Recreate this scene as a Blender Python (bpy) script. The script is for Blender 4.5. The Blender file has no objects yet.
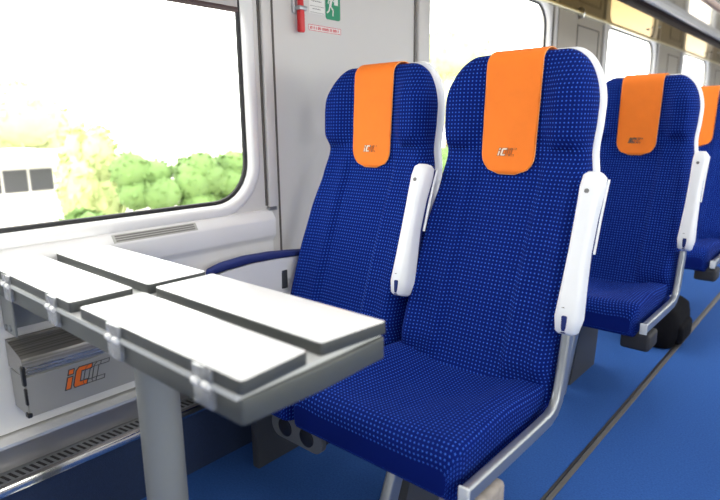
import bpy, bmesh, math, random
from mathutils import Vector, Matrix
random.seed(7)
S = bpy.context.scene
COL = S.collection
PI = math.pi

# ------------------------------------------------------------------ materials
def mat(name, col, rough=.5, metal=0., spec=.5, noise=0., nscale=40., bump=0., bscale=200., sheen=0., emit=None, estr=0., coat=0.):
    m = bpy.data.materials.new(name); m.use_nodes = True
    nt = m.node_tree; b = nt.nodes['Principled BSDF']
    b.inputs['Base Color'].default_value = (*col, 1)
    b.inputs['Roughness'].default_value = rough
    b.inputs['Metallic'].default_value = metal
    b.inputs['Specular IOR Level'].default_value = spec
    b.inputs['Sheen Weight'].default_value = sheen
    b.inputs['Coat Weight'].default_value = coat
    if emit:
        b.inputs['Emission Color'].default_value = (*emit, 1); b.inputs['Emission Strength'].default_value = estr
    tc = nt.nodes.new('ShaderNodeTexCoord')
    if noise:
        n = nt.nodes.new('ShaderNodeTexNoise'); n.inputs['Scale'].default_value = nscale; n.inputs['Detail'].default_value = 4
        nt.links.new(tc.outputs['Object'], n.inputs['Vector'])
        mx = nt.nodes.new('ShaderNodeMix'); mx.data_type = 'RGBA'
        mx.inputs['A'].default_value = (*[c*(1-noise) for c in col], 1)
        mx.inputs['B'].default_value = (*[min(1, c*(1+noise)) for c in col], 1)
        nt.links.new(n.outputs['Fac'], mx.inputs['Factor']); nt.links.new(mx.outputs['Result'], b.inputs['Base Color'])
    if bump:
        n2 = nt.nodes.new('ShaderNodeTexNoise'); n2.inputs['Scale'].default_value = bscale; n2.inputs['Detail'].default_value = 3
        nt.links.new(tc.outputs['Object'], n2.inputs['Vector'])
        bp = nt.nodes.new('ShaderNodeBump'); bp.inputs['Strength'].default_value = bump; bp.inputs['Distance'].default_value = .003
        nt.links.new(n2.outputs['Fac'], bp.inputs['Height']); nt.links.new(bp.outputs['Normal'], b.inputs['Normal'])
    return m

def fabric(name, base, dot, pu=.0105, pv=.0105, rad=.25):
    m = mat(name, base, rough=.9, spec=.08, sheen=.0)
    nt = m.node_tree; b = nt.nodes['Principled BSDF']; L = nt.links.new
    b.inputs['Sheen Roughness'].default_value = .4
    b.inputs['Sheen Tint'].default_value = (.25, .4, 1, 1)
    uv = nt.nodes.new('ShaderNodeUVMap'); uv.uv_map = 'UVMap'
    sp = nt.nodes.new('ShaderNodeSeparateXYZ'); L(uv.outputs['UV'], sp.inputs[0])
    def M(op, a, c=None):
        n = nt.nodes.new('ShaderNodeMath'); n.operation = op
        for i, v in enumerate((a, c)):
            if v is None: continue
            if isinstance(v, (int, float)): n.inputs[i].default_value = v
            else: L(v, n.inputs[i])
        return n.outputs[0]
    v = M('DIVIDE', sp.outputs['Y'], pv); u = M('DIVIDE', sp.outputs['X'], pu)
    fu = M('SUBTRACT', M('FRACT', u), .5); fv = M('SUBTRACT', M('FRACT', v), .5)
    d = M('SQRT', M('ADD', M('MULTIPLY', fu, fu), M('MULTIPLY', fv, fv)))
    k = nt.nodes.new('ShaderNodeMapRange'); k.inputs['From Min'].default_value = rad-.06; k.inputs['From Max'].default_value = rad+.06
    k.inputs['To Min'].default_value = 1; k.inputs['To Max'].default_value = 0
    L(d, k.inputs['Value'])
    n = nt.nodes.new('ShaderNodeTexNoise'); n.inputs['Scale'].default_value = 260; n.inputs['Detail'].default_value = 2
    L(uv.outputs['UV'], n.inputs['Vector'])
    fac = M('MULTIPLY', k.outputs[0], M('ADD', M('MULTIPLY', n.outputs['Fac'], .9), .35))
    mx = nt.nodes.new('ShaderNodeMix'); mx.data_type = 'RGBA'
    mx.inputs['A'].default_value = (*base, 1); mx.inputs['B'].default_value = (*dot, 1)
    L(fac, mx.inputs['Factor']); L(mx.outputs['Result'], b.inputs['Base Color'])
    bp = nt.nodes.new('ShaderNodeBump'); bp.inputs['Strength'].default_value = .3; bp.inputs['Distance'].default_value = .001
    L(k.outputs[0], bp.inputs['Height']); L(bp.outputs['Normal'], b.inputs['Normal'])
    return m

M_fab = fabric('blue_dotted_moquette', (.0025, .0115, .132), (.05, .165, .76), rad=.175)
M_fabplain = mat('plain_blue_fabric', (.007, .018, .13), .9, noise=.3, nscale=300)
M_orange = mat('orange_cloth', (.92, .205, .012), .8, noise=.06, nscale=25, bump=.25, bscale=30)
M_orange_hem = mat('pale_orange_hem', (.95, .42, .16), .8)
M_white = mat('white_shell_plastic', (.82, .83, .85), .35)
M_wall = mat('offwhite_wall_laminate', (.62, .605, .585), .38, noise=.02, nscale=3)
M_frame = mat('white_window_moulding', (.78, .775, .77), .28)
M_gasket = mat('black_rubber', (.012, .012, .014), .5)
M_seam = mat('dark_seam', (.10, .09, .08), .7)
M_steel = mat('brushed_steel', (.62, .62, .60), .28, 1., noise=.06, nscale=60)
M_polish = mat('polished_steel', (.74, .72, .70), .16, 1., bump=.08, bscale=40)
M_alu = mat('satin_aluminium', (.37, .39, .41), .34, .75)
M_post = mat('grey_lacquered_post', (.31, .32, .30), .42, .3)
M_edge = mat('grey_table_edge', (.085, .09, .088), .42, .35)
M_base = mat('light_grey_table_frame', (.105, .112, .107), .4, .35)
M_lam = mat('white_table_laminate', (.90, .90, .90), .3, coat=.6)
M_hinge = mat('clear_hinge_plastic', (.29, .30, .31), .12, .2, coat=.8, noise=.55, nscale=90)
M_knuck = mat('white_hinge_knuckle', (.85, .85, .85), .2)
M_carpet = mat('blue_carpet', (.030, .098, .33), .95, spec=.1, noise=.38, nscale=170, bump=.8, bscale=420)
M_slate = mat('dark_slate_panel', (.042, .045, .052), .5)
M_dark = mat('black_plastic', (.015, .015, .018), .4)
M_pad_lit = mat('lit_mottled_pad', (.33, .29, .26), .8, noise=.5, nscale=45)  # paler copy of the black pad: aisle light put into its colour
M_pad_dark = mat('black_pad', (.022, .022, .026), .7)
M_bag = mat('black_nylon', (.004, .004, .006), .9, spec=.15, bump=.5, bscale=60)
M_bronze = mat('gloss_bronze_panel', (.34, .265, .15), .09, 1.); M_bronze.node_tree.nodes['Principled BSDF'].inputs['Specular Tint'].default_value = (.66, .56, .38, 1)
M_rail = mat('pale_gold_rail', (.80, .74, .52), .3, .6)
M_rackgrey = mat('grey_rack_profile', (.55, .55, .57), .3, .5)
M_rackdark = mat('dark_gloss_channel', (.018, .012, .012), .7, spec=.05)
M_brown = mat('brown_rack_edge', (.16, .075, .04), .4)
M_red = mat('red_plastic', (.62, .015, .02), .35)
M_green = mat('green_sign', (.0, .26, .12), .4)
M_signwhite = mat('white_sticker', (.78, .77, .74), .5)
M_ink = mat('grey_ink', (.20, .19, .18), .6)
M_redink = mat('red_ink', (.62, .08, .10), .6)
M_logo_or = mat('orange_logo_print', (.85, .17, .02), .5)
M_logo_line = mat('dark_logo_outline', (.05, .05, .055), .5)
M_logo_grey = mat('grey_logo_print', (.50, .45, .42), .6)
M_logo_light = mat('pale_logo_print', (.85, .66, .52), .6)
M_logo_brown = mat('brown_logo_outline', (.30, .13, .05), .6)
M_bin = mat('grey_bin_metal', (.36, .355, .33), .4, .15)
M_binlid = mat('streaked_bin_lid', (.40, .38, .34), .25, .7)
_n = M_binlid.node_tree; _t = _n.nodes.new('ShaderNodeTexWave'); _m = _n.nodes.new('ShaderNodeMapping'); _c = _n.nodes.new('ShaderNodeTexCoord'); _m.inputs['Scale'].default_value = (60, .8, 60); _t.inputs['Distortion'].default_value = 6; _t.inputs['Scale'].default_value = 1.2; _t.bands_direction = 'DIAGONAL'
_r = _n.nodes.new('ShaderNodeMix'); _r.data_type = 'RGBA'; _r.inputs['A'].default_value = (.27, .25, .22, 1); _r.inputs['B'].default_value = (.50, .48, .44, 1)
_n.links.new(_c.outputs['Object'], _m.inputs[0]); _n.links.new(_m.outputs[0], _t.inputs[0]); _n.links.new(_t.outputs['Fac'], _r.inputs['Factor']); _n.links.new(_r.outputs['Result'], _n.nodes['Principled BSDF'].inputs['Base Color'])
M_blind = mat('grey_blind_fabric', (.50, .48, .48), .8)
M_blindbar = mat('brown_blind_bar', (.06, .03, .03), .4)
M_ceil = mat('white_ceiling', (.80, .80, .79), .5)
M_fill = mat('fill_diffuser', (.9, .9, .9), .5, emit=(1, .96, .90), estr=5.)
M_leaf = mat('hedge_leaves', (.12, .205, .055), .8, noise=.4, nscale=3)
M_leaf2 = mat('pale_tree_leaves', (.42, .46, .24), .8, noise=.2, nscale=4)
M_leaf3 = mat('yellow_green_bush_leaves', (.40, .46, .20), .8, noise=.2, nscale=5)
M_bark = mat('tree_bark', (.18, .13, .08), .8)
M_ground = mat('pale_gravel', (.62, .56, .52), .9, noise=.15, nscale=8)
M_bwall = mat('pale_render', (.70, .68, .66), .8)
M_bwin = mat('dark_building_opening', (.05, .05, .06), .4)

def glass_mat():
    m = bpy.data.materials.new('window_glass'); m.use_nodes = True
    nt = m.node_tree; nt.nodes.clear(); L = nt.links.new
    o = nt.nodes.new('ShaderNodeOutputMaterial'); mx = nt.nodes.new('ShaderNodeMixShader')
    t = nt.nodes.new('ShaderNodeBsdfTransparent'); t.inputs[0].default_value = (.97, .985, .97, 1)
    g = nt.nodes.new('ShaderNodeBsdfGlossy'); g.inputs['Roughness'].default_value = .02
    f = nt.nodes.new('ShaderNodeLayerWeight'); f.inputs['Blend'].default_value = .5
    p = nt.nodes.new('ShaderNodeMath'); p.operation = 'POWER'; p.inputs[1].default_value = 5; L(f.outputs['Facing'], p.inputs[0])
    q = nt.nodes.new('ShaderNodeMath'); q.operation = 'MULTIPLY_ADD'; q.inputs[1].default_value = .25; q.inputs[2].default_value = .02; L(p.outputs[0], q.inputs[0])
    L(q.outputs[0], mx.inputs[0]); L(t.outputs[0], mx.inputs[1]); L(g.outputs[0], mx.inputs[2]); L(mx.outputs[0], o.inputs[0])
    return m
M_glass = glass_mat()

# ------------------------------------------------------------------ object helpers
def link(name, me, m=None, parent=None, loc=None):
    o = bpy.data.objects.new(name, me); COL.objects.link(o)
    if m is not None and me is not None:
        for x in (m if isinstance(m, (list, tuple)) else [m]): me.materials.append(x)
    if parent: o.parent = parent
    if loc: o.location = loc
    return o
def tag(o, label=None, cat=None, group=None, kind=None):
    if label: o['label'] = label
    if cat: o['category'] = cat
    if group: o['group'] = group
    if kind: o['kind'] = kind
    return o
def empty(name, loc, label=None, cat=None, group=None, kind=None):
    o = bpy.data.objects.new(name, None); COL.objects.link(o); o.location = loc
    o.empty_display_size = .1
    return tag(o, label, cat, group, kind)
def copy_tree(o, parent=None):
    c = o.copy(); COL.objects.link(c); c.parent = parent
    for ch in list(o.children): copy_tree(ch, c)
    return c
def finish(bm, name, m, parent=None, smooth=True, angle=40, loc=None):
    bmesh.ops.recalc_face_normals(bm, faces=bm.faces[:])
    me = bpy.data.meshes.new(name); bm.to_mesh(me); bm.free()
    if smooth:
        me.polygons.foreach_set('use_smooth', [True]*len(me.polygons))
        me.set_sharp_from_angle(angle=math.radians(angle))
    return link(name, me, m, parent, loc)
def add_box(bm, x0, x1, y0, y1, z0, z1, bev=0., seg=2, mi=0):
    vs = [bm.verts.new((x, y, z)) for x in (x0, x1) for y in (y0, y1) for z in (z0, z1)]
    q = [(0,1,3,2),(4,6,7,5),(0,4,5,1),(2,3,7,6),(0,2,6,4),(1,5,7,3)]
    fs = [bm.faces.new([vs[i] for i in f]) for f in q]
    for f in fs: f.material_index = mi
    bmesh.ops.recalc_face_normals(bm, faces=fs)
    if bev:
        es = list({e for f in fs for e in f.edges})
        r = bmesh.ops.bevel(bm, geom=es, offset=bev, segments=seg, profile=.5, affect='EDGES')
        for f in r['faces']: f.material_index = mi
def box(name, x0, x1, y0, y1, z0, z1, m, parent=None, bev=0., seg=2):
    bm = bmesh.new(); add_box(bm, x0, x1, y0, y1, z0, z1, bev, seg)
    return finish(bm, name, m, parent)
def add_loft(bm, secs, cap=True, closed=True, uvs=None, uvl=None):
    rings = [[bm.verts.new(p) for p in s] for s in secs]
    n = len(secs[0])
    for i in range(len(rings)-1):
        for j in range(n if closed else n-1):
            k = (j+1) % n
            f = bm.faces.new((rings[i][j], rings[i][k], rings[i+1][k], rings[i+1][j]))
            if uvs:
                idx = ((i, j), (i, j+1), (i+1, j+1), (i+1, j))
                for lp, (a, b) in zip(f.loops, idx): lp[uvl].uv = uvs[a][b]
    if cap and closed:
        for r in (rings[0], rings[-1]):
            try: bm.faces.new(r)
            except ValueError: pass
    return rings
def loft(name, secs, m, parent=None, cap=True, closed=True, uvs=None, angle=50):
    bm = bmesh.new(); uvl = bm.loops.layers.uv.new('UVMap') if uvs else None
    add_loft(bm, secs, cap, closed, uvs, uvl)
    return finish(bm, name, m, parent, angle=angle)
def add_cyl(bm, p0, p1, r0, r1=None, n=20, cap=True):
    p0 = Vector(p0); p1 = Vector(p1); r1 = r0 if r1 is None else r1
    d = (p1-p0).normalized(); a = d.orthogonal().normalized(); b = d.cross(a)
    add_loft(bm, [[p + a*r*math.cos(2*PI*i/n) + b*r*math.sin(2*PI*i/n) for i in range(n)] for p, r in ((p0, r0), (p1, r1))], cap)
def cyl(name, p0, p1, r, m, parent=None, n=20, bev=0.):
    bm = bmesh.new()
    if bev:
        p0 = Vector(p0); p1 = Vector(p1); d = (p1-p0).normalized(); a = d.orthogonal().normalized(); b = d.cross(a)
        st = [(p0, r-bev), (p0+d*bev*.3, r-bev*.3), (p0+d*bev, r), (p1-d*bev, r), (p1-d*bev*.3, r-bev*.3), (p1, r-bev)]
        add_loft(bm, [[p + a*q*math.cos(2*PI*i/n) + b*q*math.sin(2*PI*i/n) for i in range(n)] for p, q in st])
    else: add_cyl(bm, p0, p1, r, None, n)
    return finish(bm, name, m, parent)
def add_prism(bm, poly, fn, t, mi=0):
    """poly: 2D points; fn(u,v,h)->3D; extruded from h=0 to h=t"""
    a = [bm.verts.new(fn(u, v, 0)) for u, v in poly]; b = [bm.verts.new(fn(u, v, t)) for u, v in poly]
    n = len(poly); fs = [bm.faces.new(a), bm.faces.new(b[::-1])]
    for i in range(n): fs.append(bm.faces.new((a[i], b[i], b[(i+1) % n], a[(i+1) % n])))
    for f in fs: f.material_index = mi
def extrude_y(name, prof, y0, y1, m, parent=None, angle=35):
    """profile of (x,z) points swept along y"""
    return loft(name, [[(x, y, z) for x, z in prof] for y in (y0, y1)], m, parent, angle=angle)
def rrect(w, h, r, n=6, cx=0., cy=0.):
    pts = []
    for sx, sy, a0 in ((1, 1, 0), (-1, 1, 90), (-1, -1, 180), (1, -1, 270)):
        for i in range(n+1):
            a = math.radians(a0 + 90*i/n)
            pts.append((cx + sx*(w/2-r) + r*math.cos(a), cy + sy*(h/2-r) + r*math.sin(a)))
    return pts
def ss(x):
    x = max(0., min(1., x)); return x*x*(3-2*x)

# ------------------------------------------------------------------ the shell of the car
CARW = 2.85; Y0, Y1 = -3.4, 11.3; ZC = 2.20
o = box('floor', -.05, CARW+.05, Y0, Y1, -.05, 0, M_carpet); tag(o, kind='structure')
o = box('ceiling', -.05, CARW+.05, Y0, Y1, ZC, ZC+.04, M_ceil); tag(o, kind='structure')
o = box('wall_front', -.05, CARW+.05, Y1, Y1+.05, -.05, ZC, M_wall); tag(o, kind='structure')
o = box('wall_back', -.05, CARW+.05, Y0-.05, Y0, -.05, ZC, M_wall); tag(o, kind='structure')

WIN_R = [1.196 + k*2.3156 for k in (-1, 0, 1, 2, 3, 4)]
WLEN = 1.262; WZ0, WZ1 = .809, 1.745; WRAD = .13
def win_loop(yc, off, x, n=8):
    w = WLEN + 2*off; h = (WZ1-WZ0) + 2*off; r = max(.01, WRAD + off)
    return [(x, y, z) for y, z in rrect(w, h, r, n, yc, (WZ0+WZ1)/2)]
def build_side(name, xin, sgn, nwin):
    """a wall with one rounded opening per bay; sgn=+1: room is at +x"""
    bm = bmesh.new()
    ys = [r - WLEN/2 for r in nwin]
    bounds = [Y0] + [(ys[i]+ys[i+1])/2 for i in range(len(ys)-1)] + [Y1]
    for i, yc in enumerate(ys):
        a, b = bounds[i], bounds[i+1]
        for x in (xin, xin - sgn*.05):
            inner = win_loop(yc, .03, x)
            outer = []
            zc = (WZ0+WZ1)/2
            n = len(inner)//4
            for q, (_, y, z) in enumerate(inner):
                s = q//n; t = (q % n)/(n-1)
                cy = (b, a, a, b)[s]; cz = (ZC, ZC, 0, 0)[s]
                # corner arc: first half slides along one side, second half along the other
                y_in, z_in = y, z
                if s in (0, 2):
                    if t < .5: p = (x, cy, z_in + (cz-z_in)*(t/.5))
                    else: p = (x, cy + (y_in-cy)*((t-.5)/.5), cz)
                else:
                    if t < .5: p = (x, y_in + (cy-y_in)*(t/.5), cz)
                    else: p = (x, cy, cz + (z_in-cz)*((t-.5)/.5))
                outer.append(p)
            vi = [bm.verts.new(p) for p in inner]; vo = [bm.verts.new(p) for p in outer]
            for j in range(len(vi)):
                k = (j+1) % len(vi)
                bm.faces.new((vi[j], vi[k], vo[k], vo[j]))
        add_loft(bm, [win_loop(yc, .03, xin), win_loop(yc, .03, xin - sgn*.05)], cap=False)
    bmesh.ops.remove_doubles(bm, verts=bm.verts[:], dist=.0005)
    o = finish(bm, name, M_wall, angle=30); tag(o, kind='structure')
    return ys
ysL = build_side('wall_left', 0., 1, WIN_R)
ysR = build_side('wall_right', CARW, -1, WIN_R)
wn = 0
for xin, sgn, ys in ((0., 1, ysL), (CARW, -1, ysR)):
    for yc in ys:
        wn += 1
        bm = bmesh.new()
        add_loft(bm, [win_loop(yc, .012, xin - sgn*.022), win_loop(yc, .012, xin - sgn*.028)])
        g = finish(bm, 'window_%d' % wn, M_glass); tag(g, kind='structure')
        prof = [(.034, -.03), (.034, .0), (.03, .010), (.018, .008), (.012, -.004), (.008, -.021), (.03, -.03)]
        prof = [(.004, -.022), (.008, -.004), (.013, .006), (.022, .010), (.036, .010), (.045, .006), (.048, .0), (.034, -.004), (.034, -.03)]
        loft('window_frame', [win_loop(yc, o_, xin + sgn*x_) for o_, x_ in prof], M_frame, g, cap=False, angle=60)
        pg = [(-.006, -.020), (-.005, -.015), (-.002, -.012), (.006, -.012), (.008, -.024), (-.006, -.0215)]
        loft('window_gasket', [win_loop(yc, o_, xin + sgn*x_) for o_, x_ in pg], M_gasket, g, cap=False, angle=60)

# pillar strips, seams and the sill moulding of the left wall
tn = [0]
def trim(bm, m, angle=35):
    tn[0] += 1
    return tag(finish(bm, 'trim_%d' % tn[0], m, angle=angle), kind='structure')
bm = bmesh.new()
for r in WIN_R:
    l = r - WLEN
    add_box(bm, .0, .015, r+.074, r+.108, .775, 1.765, .006, 3)
    add_box(bm, .0, .020, l-.108, l-.02, .775, 1.765, .006, 2)
trim(bm, M_wall)
bm = bmesh.new()
for r in WIN_R:
    add_box(bm, .0, .019, r+.068, r+.104, .764, .776, .002, 1)
trim(bm, M_alu)
bm = bmesh.new()
for r in WIN_R:
    for y in (r+.129, r+.937):
        add_box(bm, .0, .003, y-.0035, y+.0035, .295, 1.765)
    add_box(bm, .0, .004, r+.066, r+.074, .78, 1.765)
    if r > 2:
        a, b, zz = r+.45, r+.86, 1.69
        add_box(bm, .0, .0085, a, b, zz-.008, zz)
        add_box(bm, .0, .0085, a, a+.012, .9, zz); add_box(bm, .0, .0085, b-.012, b, .9, zz)
trim(bm, M_seam)
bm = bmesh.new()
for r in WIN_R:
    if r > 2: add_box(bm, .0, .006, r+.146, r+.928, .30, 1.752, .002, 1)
trim(bm, mat('dimmed_beige_pillar_panel', (.33, .295, .24), .4, noise=.03, nscale=4))  # weaker light on the far pillars, put into a darker panel colour
# sill moulding under each window
bm = bmesh.new()
pr_ = [(-.004, .768), (.010, .766), (.014, .763), (.031, .738), (.032, .732), (.031, .682), (.027, .674), (.016, .664), (.014, .655), (.014, .30), (-.004, .30)]
for r in WIN_R:
    add_loft(bm, [[(x, y, z) for x, z in pr_] for y in (r-WLEN-.16, r+.082)])
trim(bm, M_frame, angle=50)
# long slot vent in the sill
v = empty('air_vent', (.03, .86, .742), 'narrow grey slotted air vent in the window sill above the folding table', 'air vent')
bm = bmesh.new()
def sillz(x): return .763 - (x-.014)*1.47
for s in range(3):
    x = .0185 + .004*s
    pts = [(x-.0012, sillz(x-.0012)), (x+.0012, sillz(x+.0012)), (x+.0012, sillz(x+.0012)+.0014), (x-.0012, sillz(x-.0012)+.0014)]
    add_loft(bm, [[(px-.03, py, pz-.742) for px, pz in pts] for py in (-.15, .10)])
finish(bm, 'slot', M_ink, v)
bm = bmesh.new()
add_loft(bm, [[(px-.03, py, pz-.742) for px, pz in [(.0155, sillz(.0155)-.002), (.0295, sillz(.0295)-.002), (.0295, sillz(.0295)+.0008), (.0155, sillz(.0155)+.0008)]] for py in (-.158, .108)])
finish(bm, 'vent_plate', mat('grey_vent_plate', (.46, .46, .42), .4), v)

# ------------------------------------------------------------------ heater casing along the wall
h = empty('heater_casing', (0, .4, 0), 'polished steel heater casing with a slotted grille along the foot of the window wall', 'heater')
def hx(name, prof, m): return extrude_y(name, [(x, z) for x, z in prof], -2.8, 2.05, m, h)
hx('top_plate', [(.002, .296), (.060, .292), (.0605, .284), (.002, .284)], mat('bright_satin_steel', (.88, .87, .85), .25, .55, bump=.1, bscale=30))
hx('recess_plate', [(.002, .285), (.054, .285), (.056, .224), (.002, .224)], mat('smoky_steel', (.26, .25, .25), .3, .55, bump=.05, bscale=30))
hx('grille_bed', [(.002, .222), (.060, .222), (.106, .215), (.106, .205), (.002, .205)], M_alu)
hx('lip', [(.098, .2165), (.110, .2155), (.1135, .210), (.114, .193), (.104, .192), (.098, .205)], M_polish)
bm = bmesh.new()
y = -.40
def gz(x): return .222 - (x-.06)*.1522
while y < 1.9:
    a = [(.066, y), (.092, y+.010), (.092, y+.017), (.066, y+.007)]
    add_prism(bm, a, lambda u, w, t: (u, w-.4, gz(u)+t-.0002), .0012)
    y += .0165
finish(bm, 'grille_slots', mat('dark_grille_slot', (.03, .03, .032), .5), h)
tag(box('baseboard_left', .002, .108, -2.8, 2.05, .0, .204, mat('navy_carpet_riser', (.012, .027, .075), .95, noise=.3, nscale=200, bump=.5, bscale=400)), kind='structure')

# floor rail along the aisle
bm = bmesh.new(); add_box(bm, .996, 1.011, Y0, Y1, .0, .004, .001, 1); trim(bm, mat('worn_grey_rail', (.11, .105, .10), .5, .3, noise=.35, nscale=7))
bm = bmesh.new(); add_box(bm, .985, .994, Y0, Y1, .0, .003); trim(bm, M_gasket)

# ------------------------------------------------------------------ luggage rack
rk = empty('luggage_rack', (.2, 4, 1.77), 'glossy bronze luggage rack running along the wall above the windows', 'luggage rack')
def rx(name, x0, x1, z0, z1, m, bev=0.): return box(name, x0-.2, x1-.2, -3.3-4, 11.2-4, z0-1.77, z1-1.77, m, rk, bev)
rx('shelf_panel', .0, .325, 1.762, 1.78, M_bronze)
rx('wall_rail', .0, .024, 1.751, 1.766, M_rail, .004)
rx('dark_channel', .325, .392, 1.758, 1.80, M_rackdark, .003)
rx('edge_profile', .392, .430, 1.783, 1.835, M_rackgrey, .006)
rx('upper_panel', .425, .645, 1.815, 1.83, mat('pale_gloss_panel', (.70, .66, .56), .10, 1.))
rx('front_edge', .645, .675, 1.795, 1.835, M_brown, .006)
for k in range(5):
    y = 1.186 + (k-.5)*2.3156
    cyl('bracket', (.05, y-4+.3, -.014), (.05, y-4+.3, -.006), .012, M_alu, rk, 12)
for (x, y) in ((.145, 5.05), (.20, 4.98), (.145, 7.2), (.20, 7.15)):
    cyl('reading_light', (x-.2, y-4, -.013), (x-.2, y-4, -.005), .014, M_dark, rk, 14)
hk = empty('coat_hook', (.006, 3.98, 1.735), 'small steel coat hook under the rack rail between two far windows', 'hook')
bm = bmesh.new(); add_cyl(bm, (-.006, 0, 0), (.03, 0, .0), .008, None, 12); add_cyl(bm, (.026, 0, 0), (.034, 0, .025), .007, None, 12)
finish(bm, 'hook_arm', M_steel, hk)
bm = bmesh.new(); add_cyl(bm, (-.006, 0, .0), (.0, 0, .0), .018, None, 16); finish(bm, 'hook_plate', M_steel, hk)

# unseen ceiling strips, added to fill the saloon with light
for i, x in enumerate((.98, 1.87)):
    l = empty('fill_light', (x, 4, ZC-.03), 'added unseen fill lamp over the %s side of the aisle' % ('near', 'far')[i], 'lamp', 'added fill lamps')
    box('fill_housing', -.09, .09, -7, 7, .0, .03, M_ceil, l)
    box('diffuser', -.07, .07, -6.98, 6.98, -.008, .004, M_fill, l)

# ------------------------------------------------------------------ logo strokes
def c_glyph(x, w, hh, t, sl):
    """an italic squared C; returns polygon"""
    f = lambda u, v: (x + u + sl*v, v)
    return [f(.10*w, 0), f(w*.86, 0), f(w*.86, t), f(t*1.25, t), f(t*1.25, hh-t), f(w, hh-t), f(w, hh), f(.16*w, hh), f(0, hh*.84), f(0, hh*.12)]
def outline(bm, poly, fn, wd, t, mi=0):
    n = len(poly)
    for i in range(n):
        a = Vector(poly[i]); b = Vector(poly[(i+1) % n]); d = (b-a)
        if d.length < 1e-6: continue
        d.normalize(); nn = Vector((-d.y, d.x))*wd/2; e = d*wd/2
        add_prism(bm, [tuple(p) for p in (a-nn-e, b-nn+e, b+nn+e, a+nn-e)], fn, t, mi)
def logo(parent, fn, H, mats, lines=True, line_w=.05, sp=1.):
    """i + C filled, then two outlined Cs; fn(u,v,h) places it"""
    sl = .28; bm = bmesh.new()
    i_body = [(0+sl*0, 0), (.26*H, 0), (.26*H+sl*.62*H, .62*H), (sl*.62*H, .62*H)]
    i_dot = [(sl*.74*H, .74*H), (.26*H+sl*.74*H, .74*H), (.26*H+sl*H, H), (sl*H, H)]
    C1 = c_glyph(.38*H, .80*H, H, .24*H, sl); C2 = c_glyph(.86*H*sp, .78*H, H, .2*H, sl); C3 = c_glyph(1.30*H*sp, .78*H, H, .2*H, sl)
    for p in (i_body, i_dot): add_prism(bm, p, fn, .0012, 0)
    for q in ([0, 1, 2, 3, 9], [9, 3, 4, 8], [8, 4, 5, 6, 7]):
        add_prism(bm, [C1[k] for k in q], fn, .0012, 0)
    g2 = lambda u, v, t: fn(u, v, t*1.25)
    for p in (i_body, i_dot, C1): outline(bm, p, g2, line_w*H, .0012, 1)
    # the outlined Cs are cut where the letter before them covers them
    for p in (C2, C3): outline(bm, p, g2, line_w*H*.55, .0012, 1)
    return finish(bm, 'logo', mats, parent, smooth=False)

# ------------------------------------------------------------------ seats   (local frame: x across, y = world Y - 1.25, z up)
ZT = 1.238
def hwid(z):
    pts = [(.34, .228), (.45, .232), (.63, .232), (.76, .226), (.89, .214), (.985, .205), (1.06, .210), (1.12, .212), (1.3, .210)]
    for (a, p), (b, q) in zip(pts, pts[1:]):
        if z <= b: return p + (q-p)*ss((z-a)/(b-a))
    return pts[-1][1]
def yfront(z):
    a = .38*(z-.42); b = .186 + .07*(z-.92)
    w = ss((z-.84)/.14)
    return a*(1-w) + b*w
def relief(x, z):
    ax = abs(x)
    lower = (.020*ss((ax-.088-.05*ss((.75-z)/.4)*0)/.022) + .012*ss((ax-.15)/.05)) * ss((z-.40)/.08) * (1-ss((z-.90)/.09))
    zlo = .965 + .03*ss((.13-ax)/.05)
    wing = .040*ss((ax-.075)/.07) * ss((z-zlo)/.06) * (1-ss((z-1.13)/.11))
    belly = .008*math.sin(PI*max(0, min(1, (z-.42)/.5)))
    return lower + wing + belly
def section(z, hw, yf, T, r, rel, nf=44, nb=16):
    r = min(r, T*.48, hw*.45); P = []
    for i in range(nf+1):
        x = -(hw-r) + 2*(hw-r)*i/nf; P.append((x, yf - (relief(x, z)*rel if rel else 0), z))
    eR = relief(hw-r, z)*rel if rel else 0
    for i in range(1, 6):
        a = -PI/2 + PI/2*i/6; P.append((hw-r + r*math.cos(a), yf - eR*(1-i/6.) + r + r*math.sin(a), z))
    P.append((hw, yf+r, z)); P.append((hw, yf+T-r, z))
    for i in range(1, 6):
        a = PI/2*i/6; P.append((hw-r + r*math.cos(a), yf+T-r + r*math.sin(a), z))
    for i in range(nb+1):
        x = (hw-r) - 2*(hw-r)*i/nb; P.append((x, yf+T, z))
    for i in range(1, 6):
        a = PI/2 + PI/2*i/6; P.append((-(hw-r) + r*math.cos(a), yf+T-r + r*math.sin(a), z))
    P.append((-hw, yf+T-r, z)); P.append((-hw, yf+r, z))
    for i in range(1, 6):
        a = PI + PI/2*i/6; P.append((-(hw-r) + r*math.cos(a), yf - eR*(i/6.) + r + r*math.sin(a), z))
    return P
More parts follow.
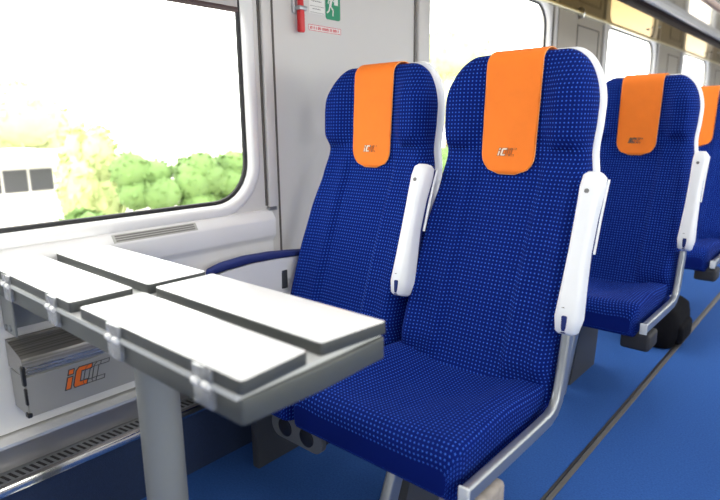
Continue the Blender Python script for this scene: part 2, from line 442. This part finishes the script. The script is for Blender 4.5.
def body(name, zs, hwf, yff, T, r, rel, ztop, Rc, rt, m, parent):
    secs = []; uvs = []; v = 0.; prev = None
    for z in zs:
        hw = hwf(z); e = ztop - z
        if Rc > 0 and e < Rc*1.75: hw = hw - Rc*(1 - math.sqrt(max(0, 1 - ((Rc*1.75-e)/(Rc*1.75))**2)))
        t = T; yf = yff(z)
        if e < rt:
            k = rt - math.sqrt(max(0, rt*rt - (rt-e)**2)); k = min(k, T*.47); yf += k; t = T - 2*k
        s = section(z, hw, yf, t, r, rel*ss(e/.05) if rel else 0)
        secs.append(s)
        if prev is not None: v += math.hypot(z-prev[0], yff(z)-prev[1])
        prev = (z, yff(z))
        # u: width along the front, carried round the sides
        row = []; u = -hw
        for j in range(len(s)+1):
            a = s[j % len(s)]
            if j: b = s[j-1]; u += math.hypot(a[0]-b[0], (a[1]-b[1]))
            row.append((u, v))
        # the front stretch keeps true x so that the weave runs straight
        row[22] = (0, v); sh = row[44][0]
        for j in range(23, 45):
            d = math.hypot(s[j][0]-s[j-1][0], s[j][1]-s[j-1][1]); row[j] = (row[j-1][0]+d, v); row[44-j] = (row[45-j][0]-d, v)
        sh = row[44][0]-sh
        for j in range(45, len(row)): row[j] = (row[j][0]+sh, v)
        uvs.append(row)
    return loft(name, secs, m, parent, uvs=uvs, angle=60)
def frange(a, b, st):
    n = max(1, round((b-a)/st)); return [a + (b-a)*i/n for i in range(n+1)]
def top_levels(a, zt):
    return frange(a, zt-.10, .012) + [zt - .10*(1-math.sin(PI/2*i/16)) for i in range(1, 16)] + [zt-.0004]

def cushion(parent):
    hwc, ya, yb, zb0 = .232, -.414, .075, .322; R = .05; xo = -.013
    def ztop(x, y):
        z = .440 - .022*ss((y+.36)/.42)
        ax = abs(x)
        z += (.004+.008*ss((y+.38)/.2))*ss((ax-.125)/.06) - .012*(1-ss((ax-.03)/.12))*ss((y+.40)/.12)
        z -= .010*math.exp(-((y+.16)/.10)**2)*(1-ss((ax-.06)/.1))
        return z
    ys = [ya + R*(1-math.cos(PI/2*i/10)) for i in range(11)][:-1] + frange(ya+R, yb-.02, .014) + [yb-.008, yb]
    secs = []; uvs = []; v = 0
    nt, r = 40, .017
    for y in ys:
        e = y-ya; f = 0
        if e < R: f = R - math.sqrt(max(0, R**2 - (R-e)**2))
        hw = hwc - f*.35; zb = zb0 + .026*ss((e-.02)/.3)
        zlo = zb + f*.45; P = []
        def zt_(x): return ztop(x, y) - f*1.0
        mid = zt_(hw-r)
        rr = min(r, max(.004, (mid-zlo)*.45))
        for i in range(nt+1):
            x = -(hw-rr) + 2*(hw-rr)*i/nt; P.append((x, y, max(zt_(x), zlo+.006)))
        zr = max(zt_(hw-rr), zlo+.006)
        for i in range(1, 6):
            a = PI/2 - PI/2*i/6; P.append((hw-rr+rr*math.cos(a), y, zr-rr+rr*math.sin(a)))
        P.append((hw, y, zr-rr)); P.append((hw, y, (zr+zlo)/2)); P.append((hw-.002, y, zlo+.006)); P.append((hw-.008, y, zlo))
        P.append((-hw+.008, y, zlo)); P.append((-hw+.002, y, zlo+.006)); P.append((-hw, y, (zr+zlo)/2)); P.append((-hw, y, zr-rr))
        for i in range(1, 6):
            a = PI - PI/2*i/6; P.append((-(hw-rr)+rr*math.cos(a), y, zr-rr+rr*math.sin(a)))
        secs.append(P)
        mz = (nt//2); cen = P[mz]
        if secs[:-1]: v += math.hypot(cen[1]-secs[-2][mz][1], cen[2]-secs[-2][mz][2])
        row = []; u = 0
        for j in range(len(P)+1):
            a = P[j % len(P)]
            if j: b = P[j-1]; u += math.hypot(a[0]-b[0], a[2]-b[2])
            row.append((u, v))
        for j in range(nt+1): row[j] = (P[j][0]-P[0][0], row[j][1])
        uvs.append(row)
    # the flat front of the cushion below the roll
    secs = [[(x+xo, y, z) for x, y, z in P] for P in secs]
    return loft('seat_cushion', secs, M_fab, parent, uvs=uvs, angle=60)

def armrest_mesh(parent):
    ctr = [(-.022, .572), (-.021, .578), (-.011, .61), (.006, .68), (.026, .76), (.052, .84), (.078, .905), (.089, .930), (.092, .938)]
    sc = [.66, .92, 1.14, 1.0, .88, .90, 1., .92, .6]
    secs = []
    for (y, z), s in zip(ctr, sc):
        w = .049*s; d = .058*s
        secs.append([(.260+a, y+.026+b, z - b*.25) for a, b in rrect(w, d, min(w, d)*.3, 5)])
    a = loft('armrest', secs, M_white, parent, angle=60)
    def fy(z):
        for (ya, za), (yb, zb) in zip(ctr, ctr[1:]):
            if za <= z <= zb: return ya + (yb-ya)*(z-za)/(zb-za)
        return ctr[-1][0]
    for z, x in ((.900, .258), (.635, .254)):
        y = fy(z) + .026 - .029
        cyl('screw', (x, y-.004, z), (x, y+.012, z), .0055, M_ink, a, 12)
    bm = bmesh.new(); add_box(bm, .254, .267, -.0215, -.002, .580, .622, .003, 2); ins = finish(bm, 'pivot_insert', M_fabplain, a)
    cyl('pivot_bolt', (.278, .0, .598), (.2835, .0, .598), .009, M_alu, a, 14)
    pd = []
    for (y, z), s in list(zip(ctr, sc))[2:-1]:
        pd.append([(.263+p, y+.051+q, z-.008 - q*.25) for p, q in rrect(.034, .020, .009, 4)])
    loft('arm_pad', pd, M_fabplain, a, angle=60)
    pe = []
    for (y, z), s in list(zip(ctr, sc))[4:-1]:
        pe.append([(.263+p, y+.062+q, z-.010 - q*.25) for p, q in rrect(.040, .010, .005, 3)])
    loft('arm_lid', pe, M_white, a, angle=60)
    return a

def bar_path(parent):
    pts = [(-.422, .372), (-.30, .371), (-.12, .370), (-.045, .371), (-.015, .380), (.004, .398), (.016, .425), (.030, .48), (.040, .53), (.046, .56)]
    secs = []
    for i, (y, z) in enumerate(pts):
        a = pts[max(0, i-1)]; b = pts[min(len(pts)-1, i+1)]
        d = Vector((b[0]-a[0], b[1]-a[1])).normalized(); n = Vector((-d.y, d.x))
        secs.append([(.248+p, y + n.x*q, z + n.y*q) for p, q in rrect(.022, .034, .007, 4)])
    f = loft('frame_bar', secs, M_alu, parent, angle=50)
    box('end_cap', .2365, .2595, -.425, -.418, .353, .391, mat('pale_end_cap', (.62, .64, .66), .35), f, .002)
    return f

def make_seat(name, label, group, loc):
    s = empty(name, loc, label, 'seat', group)
    cushion(s)
    body('backrest', frange(.385, .985, .012), hwid, yfront, .075, .030, 1., 9, 0, 0, M_fab, s)
    body('headrest', top_levels(.985, ZT), hwid, yfront, .075, .030, 1., ZT, .088, .034, M_fab, s)
    body('back_shell', top_levels(.37, ZT+.007), lambda z: hwid(z)+.008-.016*(1-ss((z-.45)/.3)), lambda z: yfront(z)+.056, .040, .018, 0, ZT+.007, .093, .02, M_white, s)
    bar_path(s)
    armrest_mesh(s)
    # under-frame
    bm = bmesh.new()
    poly = [(-.225, 0), (.055, 0), (.10, .36), (-.10, .36)]
    add_prism(bm, poly, lambda u, v, t: (-.085+t, u, v), .032)
    lg = finish(bm, 'leg', M_slate, s, smooth=False)
    bm = bmesh.new()
    secs = []
    for y, z in ((-.325, .0), (-.25, .18), (-.165, .36)):
        secs.append([(-.052+p, y+q, z) for p, q in rrect(.03, .05, .008, 3)])
    loft('front_leg', secs, M_alu, s)
    box('cross_beam', -.21, .232, -.06, .02, .318, .353, M_slate, s, .006)
    bm = bmesh.new(); add_box(bm, .165, .262, -.385, -.275, .276, .338, .012, 3)
    fp = finish(bm, 'footrest_pad', M_pad_dark, s)
    box('pad_bracket', .18, .21, -.34, -.02, .325, .352, M_slate, s)
    return s, fp

CX = .822
def make_cover(loc, label, mats, group='orange headrest covers', line_w=.05):
    c = empty('headrest_cover', (loc[0], loc[1], 0), label, 'headrest cover', group)
    # path from hem up the front, over the top and down behind
    path = []
    for z in frange(.918, 1.205, .0125): path.append((yfront(z) - .0055 - relief(0, z), z, 0))
    cy, cz = .2075+.050, 1.205
    y0 = yfront(1.205) - .0055 - relief(0, 1.205)
    for i in range(1, 15):
        a = PI*i/14; path.append((cy - (cy-y0)*math.cos(a), cz + .042*math.sin(a), 1))
    for z in (1.18, 1.15, 1.12): path.append((cy+(cy-y0)+.001, z, 1))
    NX = 24; rows = []
    for y, z, top in path:
        w = .0770 + .0020*ss((z-.95)/.2)
        if not top and z < .972: w = w - .054 + math.sqrt(max(0, .054**2 - (.972-z)**2))
        row = []
        for i in range(NX+1):
            x = -w + 2*w*i/NX
            if not top: yy = min(y, yfront(z) - relief(x, z)*ss((ZT-z)/.05) - .0045)
            else: yy = y
            wr = .0012*math.sin(x*70+z*22)*math.sin(z*31+x*9)
            row.append((x, yy - abs(wr), z))
        rows.append(row)
    # two-sided cloth with its own thickness
    bm = bmesh.new()
    A = [[bm.verts.new(p) for p in r] for r in rows]
    for i in range(len(A)-1):
        for j in range(NX): bm.faces.new((A[i][j], A[i][j+1], A[i+1][j+1], A[i+1][j]))
    me_o = finish(bm, 'cloth', M_orange, c, angle=80)
    md = me_o.modifiers.new('thick', 'SOLIDIFY'); md.thickness = .003; md.offset = 0
    # hem piping
    edge = [r[0] for r in rows][::-1] + rows[0] + [r[-1] for r in rows]
    cu = []
    for k, p in enumerate(edge):
        if k == 0 or (Vector(p)-Vector(cu[-1])).length > .004: cu.append(p)
    secs = []
    for k, p in enumerate(cu):
        d = (Vector(cu[min(k+1, len(cu)-1)]) - Vector(cu[max(k-1, 0)])).normalized()
        s1 = d.orthogonal().normalized() if k == 0 else (s1 - d*s1.dot(d)).normalized()
        s2 = d.cross(s1)
        secs.append([tuple(Vector(p) + s1*.0015*math.cos(a*PI/3) + s2*.0015*math.sin(a*PI/3)) for a in range(6)])
    loft('hem', secs, M_orange_hem, c, angle=80)
    zz = .967
    def fn(u, v, t):
        x, z = -.030+u, zz+v
        return (x, min(yfront(z) - relief(0, z) - .0055, yfront(z) - relief(x, z) - .0045) - .0026 - t, z)
    logo(c, fn, .021, mats, line_w=line_w, sp=1.22)
    return c

pale = [M_logo_light, M_logo_brown]
YR = 1.25
aisle, fp1 = make_seat('train_seat', 'nearest blue dotted seat by the aisle, its cushion right of the folding table', 'blue dotted train seats', (CX, YR, 0))
fp1.data.materials.clear(); fp1.data = fp1.data.copy(); fp1.data.materials.append(M_pad_lit)
dark_pad = fp1.data.copy(); dark_pad.materials.clear(); dark_pad.materials.append(M_pad_dark)
PITCH = 1.154
def copy_seat(loc, label):
    c = copy_tree(aisle); c.location = loc; c['label'] = label
    for ch in c.children:
        if ch.name.startswith('footrest_pad'): ch.data = dark_pad
    return c
winseat = copy_seat((CX-.484, YR, 0), 'blue dotted window seat against the wall, behind the folding table')
copy_seat((CX, YR+PITCH, 0), 'blue dotted aisle seat in the second row with a black bag under it')
copy_seat((CX, YR+2*PITCH, 0), 'farthest blue dotted seat, cut off by the right edge of the photo')
for ch in list(winseat.children):
    if ch.name.split('.')[0] in ('frame_bar', 'front_leg', 'footrest_pad', 'pad_bracket', 'leg', 'cross_beam'):
        for g in list(ch.children): bpy.data.objects.remove(g)
        bpy.data.objects.remove(ch)
box('leg_panel', -.115, -.085, -.27, .06, 0, .35, M_slate, winseat, .004)
box('cross_beam', -.20, .20, -.20, .02, .315, .353, M_slate, winseat, .006)
# the window seat's socket panel under its front
bm = bmesh.new(); add_prism(bm, rrect(.205, .072, .034, 8, .130, .222), lambda u, v, t: (u, -.285-t, v), .015)
sp = finish(bm, 'socket_panel', mat('grey_socket_plate', (.13, .135, .14), .4), winseat)
bx = box('socket_housing', .06, .20, -.285, -.20, .19, .345, M_slate, sp)
for x in (.085, .172):
    cyl('socket', (x, -.3025, .222), (x, -.29, .222), .027, M_dark, sp, 24, .002)
make_cover((CX, YR), 'orange headrest cover with a pale logo on the nearest aisle seat', pale)
make_cover((CX-.484, YR), 'orange headrest cover with a pale logo on the window seat', pale)
make_cover((CX, YR+PITCH), 'orange headrest cover with a dark logo on the second row seat', [M_logo_brown, M_logo_line], line_w=.09)
make_cover((CX, YR+2*PITCH), 'orange headrest cover on the farthest seat at the right edge', pale)

# wall-side armrest beside the window seat
wa = empty('wall_armrest', (.05, 1.15, .588), 'fixed wall armrest with a blue padded top between window seat and window', 'armrest')
sec = []; pad = []
for i, (y, z, w, t) in enumerate([(-.195, .030, .022, .016), (-.188, .034, .034, .022), (-.14, .042, .044, .026), (-.05, .047, .050, .027), (.06, .043, .050, .026), (.16, .034, .046, .024), (.24, .024, .040, .022)]):
    pad.append([(.034+p, y, z-.006+q) for p, q in rrect(w, t*.82, t*.35, 5)])
    lo = -.07 - .03*ss((y+.2)/.25)
    sec.append([(.034+p, y+.012, q) for p, q in [( -.055, z-.018), (w*.45, z-.018), (w*.45-.002, z-.035), (w*.30, lo), (-.055, lo-.01)]])
loft('arm_body', sec, M_frame, wa, angle=50)
loft('arm_pad', pad, M_fab and M_fabplain, wa, angle=70)
box('stop_block', .02, .055, .085, .11, -.085, -.02, M_slate, wa, .003)
bm = bmesh.new()
for i in range(12):
    y0_, y1_ = -.10+.02*i, -.08+.02*i
    f = lambda y: -.045 + .030*math.sin(PI*(y+.10)/.30)
    add_loft(bm, [[(.046, y, f(y)), (.0485, y, f(y)), (.0485, y, f(y)+.003), (.046, y, f(y)+.003)] for y in (y0_, y1_)], cap=False)
finish(bm, 'body_groove', M_rackgrey, wa)

# ------------------------------------------------------------------ folding table
tb = empty('folding_table', (.58, .54, 0), 'narrow folding table with four closed white leaves on a grey post', 'table')
TX, TY = .58, .54
def tri(name, poly, z0, z1, m, parent=tb, bev=.002, two=None):
    bm = bmesh.new()
    a = [bm.verts.new((x-TX, y-TY, z0)) for x, y in poly]; b = [bm.verts.new((x-TX, y-TY, z1)) for x, y in poly]
    n = len(poly); bm.faces.new(a[::-1]); top = bm.faces.new(b)
    for i in range(n): bm.faces.new((a[i], a[(i+1) % n], b[(i+1) % n], b[i]))
    if two: top.material_index = 1
    bmesh.ops.recalc_face_normals(bm, faces=bm.faces[:])
    if bev: bmesh.ops.bevel(bm, geom=bm.edges[:], offset=bev, segments=2, profile=.5, affect='EDGES')
    if two:
        for f in bm.faces: f.material_index = 1 if (f.normal.z > .9 and f.calc_center_median().z > z1-.0005) else 0
    return finish(bm, name, [m, two] if two else m, parent, angle=50)
def rc(poly, r, n=4):
    """round the corners of a convex polygon"""
    out = []; N = len(poly)
    for i in range(N):
        p = Vector(poly[i]); a = Vector(poly[i-1]); b = Vector(poly[(i+1) % N])
        da = (a-p).normalized(); db = (b-p).normalized()
        p0, p1 = p+da*r, p+db*r
        for k in range(n+1):
            t = k/n; out.append(tuple(p0*(1-t)**2 + p*2*t*(1-t) + p1*t*t))
    return out
tri('table_frame', rc([(.028, .398), (.992, .398), (.998, .54), (.992, .690), (.028, .690)], .006), .674, .711, M_base)
tri('table_core', [(.03, .3925), (.988, .3925), (.985, .688), (.03, .688)], .711, .719, mat('pale_gap_strip', (.60, .61, .60), .35), bev=0)
L1 = .488; R0 = .528; F1 = .519; B0 = .550
leaves = [rc([(.03, .395), (L1, .395), (L1, F1), (.03, F1)], .007), rc([(R0, .395), (.998, .395), (.989, F1), (R0, F1)], .007),
          rc([(.005, B0), (L1, B0), (L1, .688), (.005, .688)], .007), rc([(R0-.015, B0), (.984, B0), (.998, .688), (R0-.015, .688)], .007)]
for p in leaves: tri('table_leaf', p, .719, .740, M_edge, two=M_lam, bev=.0015)
for x in (.160, .408, .661, .915):
    hg = box('hinge', x-.022-TX, x+.022-TX, .3905-TY, .3985-TY, .680, .7115, M_hinge, tb, .0012)
    box('hinge_plate', x-.022-TX, x+.022-TX, .3905-TY, .3965-TY, .7175, .7385, M_hinge, hg, .0012)
    for dx in (-.013, .011):
        cyl('hinge_knuckle', (x+dx-.0075-TX, .391-TY, .7145), (x+dx+.0075-TX, .391-TY, .7145), .0058, M_knuck, hg, 12, .001)
cyl('leg', (-.073, 0, 0), (-.073, 0, .676), .0425, M_post, tb, 36)
cyl('foot_plate', (-.073, 0, 0), (-.073, 0, .012), .09, M_steel, tb, 36, .003)
bm = bmesh.new()
add_box(bm, .022-TX, .10-TX, .412-TY, .418-TY, .57, .683, .002, 1)
add_box(bm, .022-TX, .030-TX, .412-TY, .60-TY, .57, .683, .002, 1)
br = finish(bm, 'wall_bracket', M_post, tb)
cyl('bracket_bolt', (.045-TX, .408-TY, .585), (.045-TX, .414-TY, .585), .008, M_alu, br, 6)
cyl('bracket_bolt', (.075-TX, .408-TY, .588), (.075-TX, .414-TY, .588), .008, M_alu, br, 6)

# ------------------------------------------------------------------ waste bin under the table
bn = empty('waste_bin', (.07, .576, .367), 'grey metal wall bin with an orange lettered logo under the table', 'bin')
def byz(poly, x0, x1, m, name, parent, bev=.003):
    bm = bmesh.new(); add_prism(bm, poly, lambda u, v, t: (x0-.07+t, u-.57, v-.37), x1-x0)
    if bev: bmesh.ops.recalc_face_normals(bm, faces=bm.faces[:]); bmesh.ops.bevel(bm, geom=bm.edges[:], offset=bev, segments=2, affect='EDGES')
    return finish(bm, name, m, parent)
byz([(.405, .372), (.80, .372), (.80, .478), (.405, .478)], .022, .118, M_bin, 'bin_body', bn)
lid = loft('bin_lid', [[(x-.07, y-.57, z-.37) for x, z in [(.020, .550), (.108, .528), (.117, .522), (.119, .516), (.119, .480), (.020, .480)]] for y in (.404, .802)], M_binlid, bn, angle=25)
bm = bmesh.new()
for z in (.487, .495): add_box(bm, .1188-.07, .1198-.07, .415-.57, .80-.57, z-.37, z+.002-.37)
finish(bm, 'lid_ridge', M_steel, lid)
bm = bmesh.new()
add_box(bm, .108-.07, .121-.07, .401-.57, .409-.57, .455-.37, .505-.37, .002, 1)
add_box(bm, .110-.07, .1205-.07, .402-.57, .408-.57, .405-.37, .448-.37, .002, 1)
add_box(bm, .102-.07, .1205-.07, .401-.57, .412-.57, .372-.37, .384-.37, .002, 1)
finish(bm, 'latch', M_dark, bn)
logo(bn, lambda u, v, t: (.1182-.07+t, .492+u-.57, .412+v-.37), .050, [M_logo_or, M_logo_line], line_w=.045)

# ------------------------------------------------------------------ signs and hammer on the pillar
hm = empty('emergency_hammer', (.0, 1.437, 1.436), 'red emergency hammer clipped upright to the white wall pillar', 'hammer')
loft('handle', [[(.022+p*s, q*s, z) for p, q in rrect(.022, .026, .009, 4)] for z, s in ((-.067, .8), (-.062, 1), (-.01, 1), (.02, .85), (.06, .75), (.10, .9))], M_red, hm)
box('clip', .0, .036, -.017, .019, .004, .018, M_alu, hm, .003)
box('holder_plate', .0, .010, -.022, -.004, -.005, .10, M_rackgrey, hm, .002)
cyl('hammer_head', (.022, -.03, .10), (.022, .03, .10), .011, M_steel, hm, 14)
def wf(y0, z0): return lambda u, v, t: (t, u, v)
es = empty('exit_sign', (.0, 1.62, 1.47), 'green emergency exit sign with a white running figure on the wall pillar', 'sign')
bm = bmesh.new(); add_prism(bm, rrect(.077, .115, .010, 4, 0, .02), lambda u, v, t: (t, u, v), .002); finish(bm, 'sign_plate', M_green, es, smooth=False)
bm = bmesh.new(); F = lambda u, v, t: (.002+t, u, v)
add_prism(bm, [(.006, .015), (.026, .015), (.026, .062), (.006, .062)], F, .0006)
finish(bm, 'door_symbol', M_signwhite, es, smooth=False)
bm = bmesh.new()
def stick(a, b, w):
    a = Vector(a); b = Vector(b); d = (b-a).normalized(); n = Vector((-d.y, d.x))*w/2
    add_prism(bm, [tuple(p) for p in (a-n, b-n, b+n, a+n)], F, .0008)
add_prism(bm, [(-.003+.0065*math.cos(a*PI/6), .047+.0065*math.sin(a*PI/6)) for a in range(12)], F, .0008)
stick((-.006, .039), (-.016, .008), .011); stick((-.008, .034), (.010, .024), .004); stick((-.010, .034), (-.024, .026), .004); stick((-.024, .026), (-.026, .016), .004)
stick((-.015, .010), (.000, -.004), .0055); stick((.000, -.004), (-.002, -.024), .005); stick((-.017, .010), (-.022, -.008), .0055); stick((-.022, -.008), (-.033, -.016), .005)
finish(bm, 'running_figure', M_signwhite, es, smooth=False)
ns = empty('notice_sticker', (.0, 1.537, 1.48), 'white notice sticker with fine grey lines beside the red hammer', 'sticker')
bm = bmesh.new(); add_prism(bm, [(-.038, -.036), (.038, -.036), (.038, .06), (-.038, .06)], lambda u, v, t: (t, u, v), .0012); finish(bm, 'sticker_sheet', M_signwhite, ns, smooth=False)
bm = bmesh.new(); G = lambda u, v, t: (.0012+t, u, v)
for v in (-.0335, -.012, .018, .055): add_prism(bm, [(-.035, v), (.035, v), (.035, v+.0014), (-.035, v+.0014)], G, .0004)
for v, a, b in ((-.022, -.022, .018), (.004, -.026, .02), (.034, -.02, .024), (.044, -.026, .018)):
    u = a
    while u < b:
        w = random.choice((.004, .006, .009)); add_prism(bm, [(u, v), (u+w, v), (u+w, v+.003), (u, v+.003)], G, .0004); u += w+.0025
finish(bm, 'printed_lines', M_ink, ns, smooth=False)
rs = empty('warning_label', (.0, 1.577, 1.395), 'small red bordered warning label below the green exit sign', 'label')
bm = bmesh.new(); add_prism(bm, [(-.085, -.011), (.085, -.011), (.085, .011), (-.085, .011)], lambda u, v, t: (t, u, v), .001); finish(bm, 'label_sheet', M_signwhite, rs, smooth=False)
bm = bmesh.new(); G = lambda u, v, t: (.001+t, u, v)
outline(bm, [(-.083, -.0095), (.083, -.0095), (.083, .0095), (-.083, .0095)], G, .002, .0004)
for v in (-.005,):
    u = -.076
    while u < .072:
        w = random.choice((.004, .006, .005)); hh = .010
        add_prism(bm, [(u, v), (u+w, v), (u+w, v+hh), (u, v+hh)], G, .0004); u += w + random.choice((.002, .002, .006))
finish(bm, 'red_print', M_redink, rs, smooth=False)

# roller blind at the near window
bl = empty('roller_blind', (-.008, .555, 1.41), 'pale grey roller blind pulled partly down over the near window', 'blind')
box('blind_sheet', -.0015, .0015, -.635, .635, .006, .345, M_blind, bl)
box('bottom_bar', -.005, .006, -.635, .635, -.006, .010, M_blindbar, bl, .002)

# black bag under the second-row seat
bg = empty('bag', (.875, 3.02, 0), 'black soft bag on the floor under the second row aisle seat', 'bag')
secs = []
for z, sx, sy in ((.0, .098, .18), (.010, .105, .19), (.06, .112, .20), (.12, .108, .19), (.165, .098, .175), (.185, .08, .15), (.192, .05, .10)):
    n = 36
    secs.append([((abs(math.cos(a))**.42*math.copysign(1, math.cos(a)))*sx*1.18*(1+.03*math.sin(5*a+z*30)), (abs(math.sin(a))**.42*math.copysign(1, math.sin(a)))*sy*(1+.03*math.sin(4*a+z*21)), z) for a in [2*PI*i/n for i in range(n)]])
loft('bag_body', secs, M_bag, bg, angle=60)
bm = bmesh.new(); add_box(bm, .09, .148, -.13, .08, .012, .11, .02, 3); finish(bm, 'pocket', M_bag, bg)
secs = []
for i in range(13):
    a = PI*i/12; c = Vector((.03, .12 + .055*math.cos(a), .17 + .06*math.sin(a)))
    secs.append([(c.x+p, c.y+q*math.cos(a), c.z+q*math.sin(a)) for p, q in rrect(.028, .008, .003, 2)])
loft('strap', secs, M_bag, bg, angle=60)

# ------------------------------------------------------------------ outdoors
GZ = -1.15
tag(box('ground', -60, -1.2, -30, 60, GZ-.1, GZ, M_ground), kind='structure')
def foliage(name, m, parent, blobs, nleaf, leaf):
    bm = bmesh.new()
    for (cx, cy, cz, rx_, ry_, rz_) in blobs:
        r = bmesh.ops.create_icosphere(bm, subdivisions=2, radius=1)
        for v_ in r['verts']:
            k = 1 + random.uniform(-.05, .05)
            v_.co = Vector((cx + v_.co.x*rx_*k, cy + v_.co.y*ry_*k, cz + v_.co.z*rz_*k))
    tot = sum(b[3]*b[5] for b in blobs)
    for (cx, cy, cz, rx_, ry_, rz_) in blobs:
        for _ in range(int(nleaf*(rx_*rz_)/tot)):
            d = Vector((random.gauss(0, 1), random.gauss(0, 1), random.gauss(0, 1))).normalized()
            p = Vector((cx+d.x*rx_*1.02, cy+d.y*ry_*1.02, cz+d.z*rz_*1.02))
            u = Vector((random.gauss(0, 1), random.gauss(0, 1), random.gauss(0, 1))).normalized(); w = u.orthogonal().normalized()
            s = leaf*random.uniform(.6, 1.4)
            bm.faces.new([bm.verts.new(p+u*s), bm.verts.new(p+w*s*.5), bm.verts.new(p-u*s), bm.verts.new(p-w*s*.5)])
    return finish(bm, name, m, parent, angle=180)
hd = empty('hedge', (-6.3, 6.1, GZ), 'green clipped hedge seen through the near window', 'hedge')
blobs = []
for i in range(170):
    blobs.append((random.uniform(-.22, .22), random.uniform(-2.15, 6.5), random.uniform(.15, 1.62), random.uniform(.2, .3), random.uniform(.22, .36), random.uniform(.18, .28)))
foliage('hedge_leaves', M_leaf, hd, blobs, 12000, .05)
def bush(x, y, hgt, r, m, label, name, cat):
    b = empty(name, (x, y, GZ), label, cat)
    bl_ = [(random.uniform(-.5, .5)*r, random.uniform(-.6, .6)*r, hgt*random.uniform(.30, .80), r*.55, r*.55, hgt*.20) for _ in range(11)]
    foliage('foliage', m, b, bl_, 1500, .08*max(1, r*.7))
    bm = bmesh.new(); add_cyl(bm, (0, 0, 0), (0, 0, hgt*.6), .05*max(1, r), .03, 10); finish(bm, 'trunk', M_bark, b)
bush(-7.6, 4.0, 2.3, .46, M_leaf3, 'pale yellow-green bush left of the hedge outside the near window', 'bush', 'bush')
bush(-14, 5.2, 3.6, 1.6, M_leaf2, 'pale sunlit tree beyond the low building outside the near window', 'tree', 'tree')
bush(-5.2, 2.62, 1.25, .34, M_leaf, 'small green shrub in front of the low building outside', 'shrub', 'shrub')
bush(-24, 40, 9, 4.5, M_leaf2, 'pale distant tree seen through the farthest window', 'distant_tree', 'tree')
bd = empty('low_building', (-9.4, .9, GZ), 'low pale building with a dark window strip outside the near window', 'building')
box('building_wall', -2.0, .0, -4, 3.35, 0, 1.62, M_bwall, bd)
box('roof', -2.2, .25, -4.2, 3.5, 1.62, 1.80, mat('white_roof', (.8, .79, .78), .7), bd)
bm = bmesh.new()
for k in range(8): add_box(bm, -.01, .03, 3.22-.42*(k+1), 3.22-.42*k-.05, 1.12, 1.50)
finish(bm, 'window_strip', M_bwin, bd)

# ------------------------------------------------------------------ daylight
w = bpy.data.worlds.new('overcast_sky'); S.world = w; w.use_nodes = True
bgd = w.node_tree.nodes['Background']; bgd.inputs[0].default_value = (1, .985, .955, 1); bgd.inputs[1].default_value = 6.0
for xin, sgn, ys in ((0., 1, ysL), (CARW, -1, ysR)):
    for yc in ys:
        ld = bpy.data.lights.new('window_portal', 'AREA'); ld.shape = 'RECTANGLE'; ld.size = WLEN; ld.size_y = WZ1-WZ0
        ld.cycles.is_portal = True
        lo = bpy.data.objects.new('window_portal', ld); COL.objects.link(lo)
        lo.location = (xin - sgn*.035, yc, (WZ0+WZ1)/2)
        lo.rotation_euler = (PI/2, 0, -PI/2*sgn)   # faces into the car
        d = lo.rotation_euler.to_matrix() @ Vector((0, 0, -1))
        if d.x*sgn < 0: lo.rotation_euler = (PI/2, 0, PI/2*sgn)

# ------------------------------------------------------------------ camera
P = dict(cx=1.5454, cz=1.0532, yaw=.7208, pitch=.2174, roll=-.01015, f=566.91)
fw = Vector((-math.sin(P['yaw'])*math.cos(P['pitch']), math.cos(P['yaw'])*math.cos(P['pitch']), -math.sin(P['pitch'])))
r0 = fw.cross(Vector((0, 0, 1))).normalized(); u0 = r0.cross(fw)
c, s = math.cos(P['roll']), math.sin(P['roll'])
r1 = r0*c + u0*s; u1 = -r0*s + u0*c
cam = bpy.data.cameras.new('camera'); co = bpy.data.objects.new('camera', cam); COL.objects.link(co)
co.matrix_world = Matrix(((r1.x, u1.x, -fw.x, P['cx']), (r1.y, u1.y, -fw.y, 0), (r1.z, u1.z, -fw.z, P['cz']), (0, 0, 0, 1)))
cam.sensor_width = 36; cam.lens = P['f']*36/720; cam.clip_start = .02; cam.clip_end = 300
cam.dof.use_dof = True; cam.dof.focus_distance = 1.62; cam.dof.aperture_fstop = 2.8
S.camera = co
S.view_settings.view_transform = 'Standard'; S.view_settings.look = 'None'
S.view_settings.exposure = 0.16; S.view_settings.gamma = 1; S.view_settings.use_curve_mapping = False
S.cycles.max_bounces = 10; S.cycles.diffuse_bounces = 6; S.cycles.transparent_max_bounces = 12
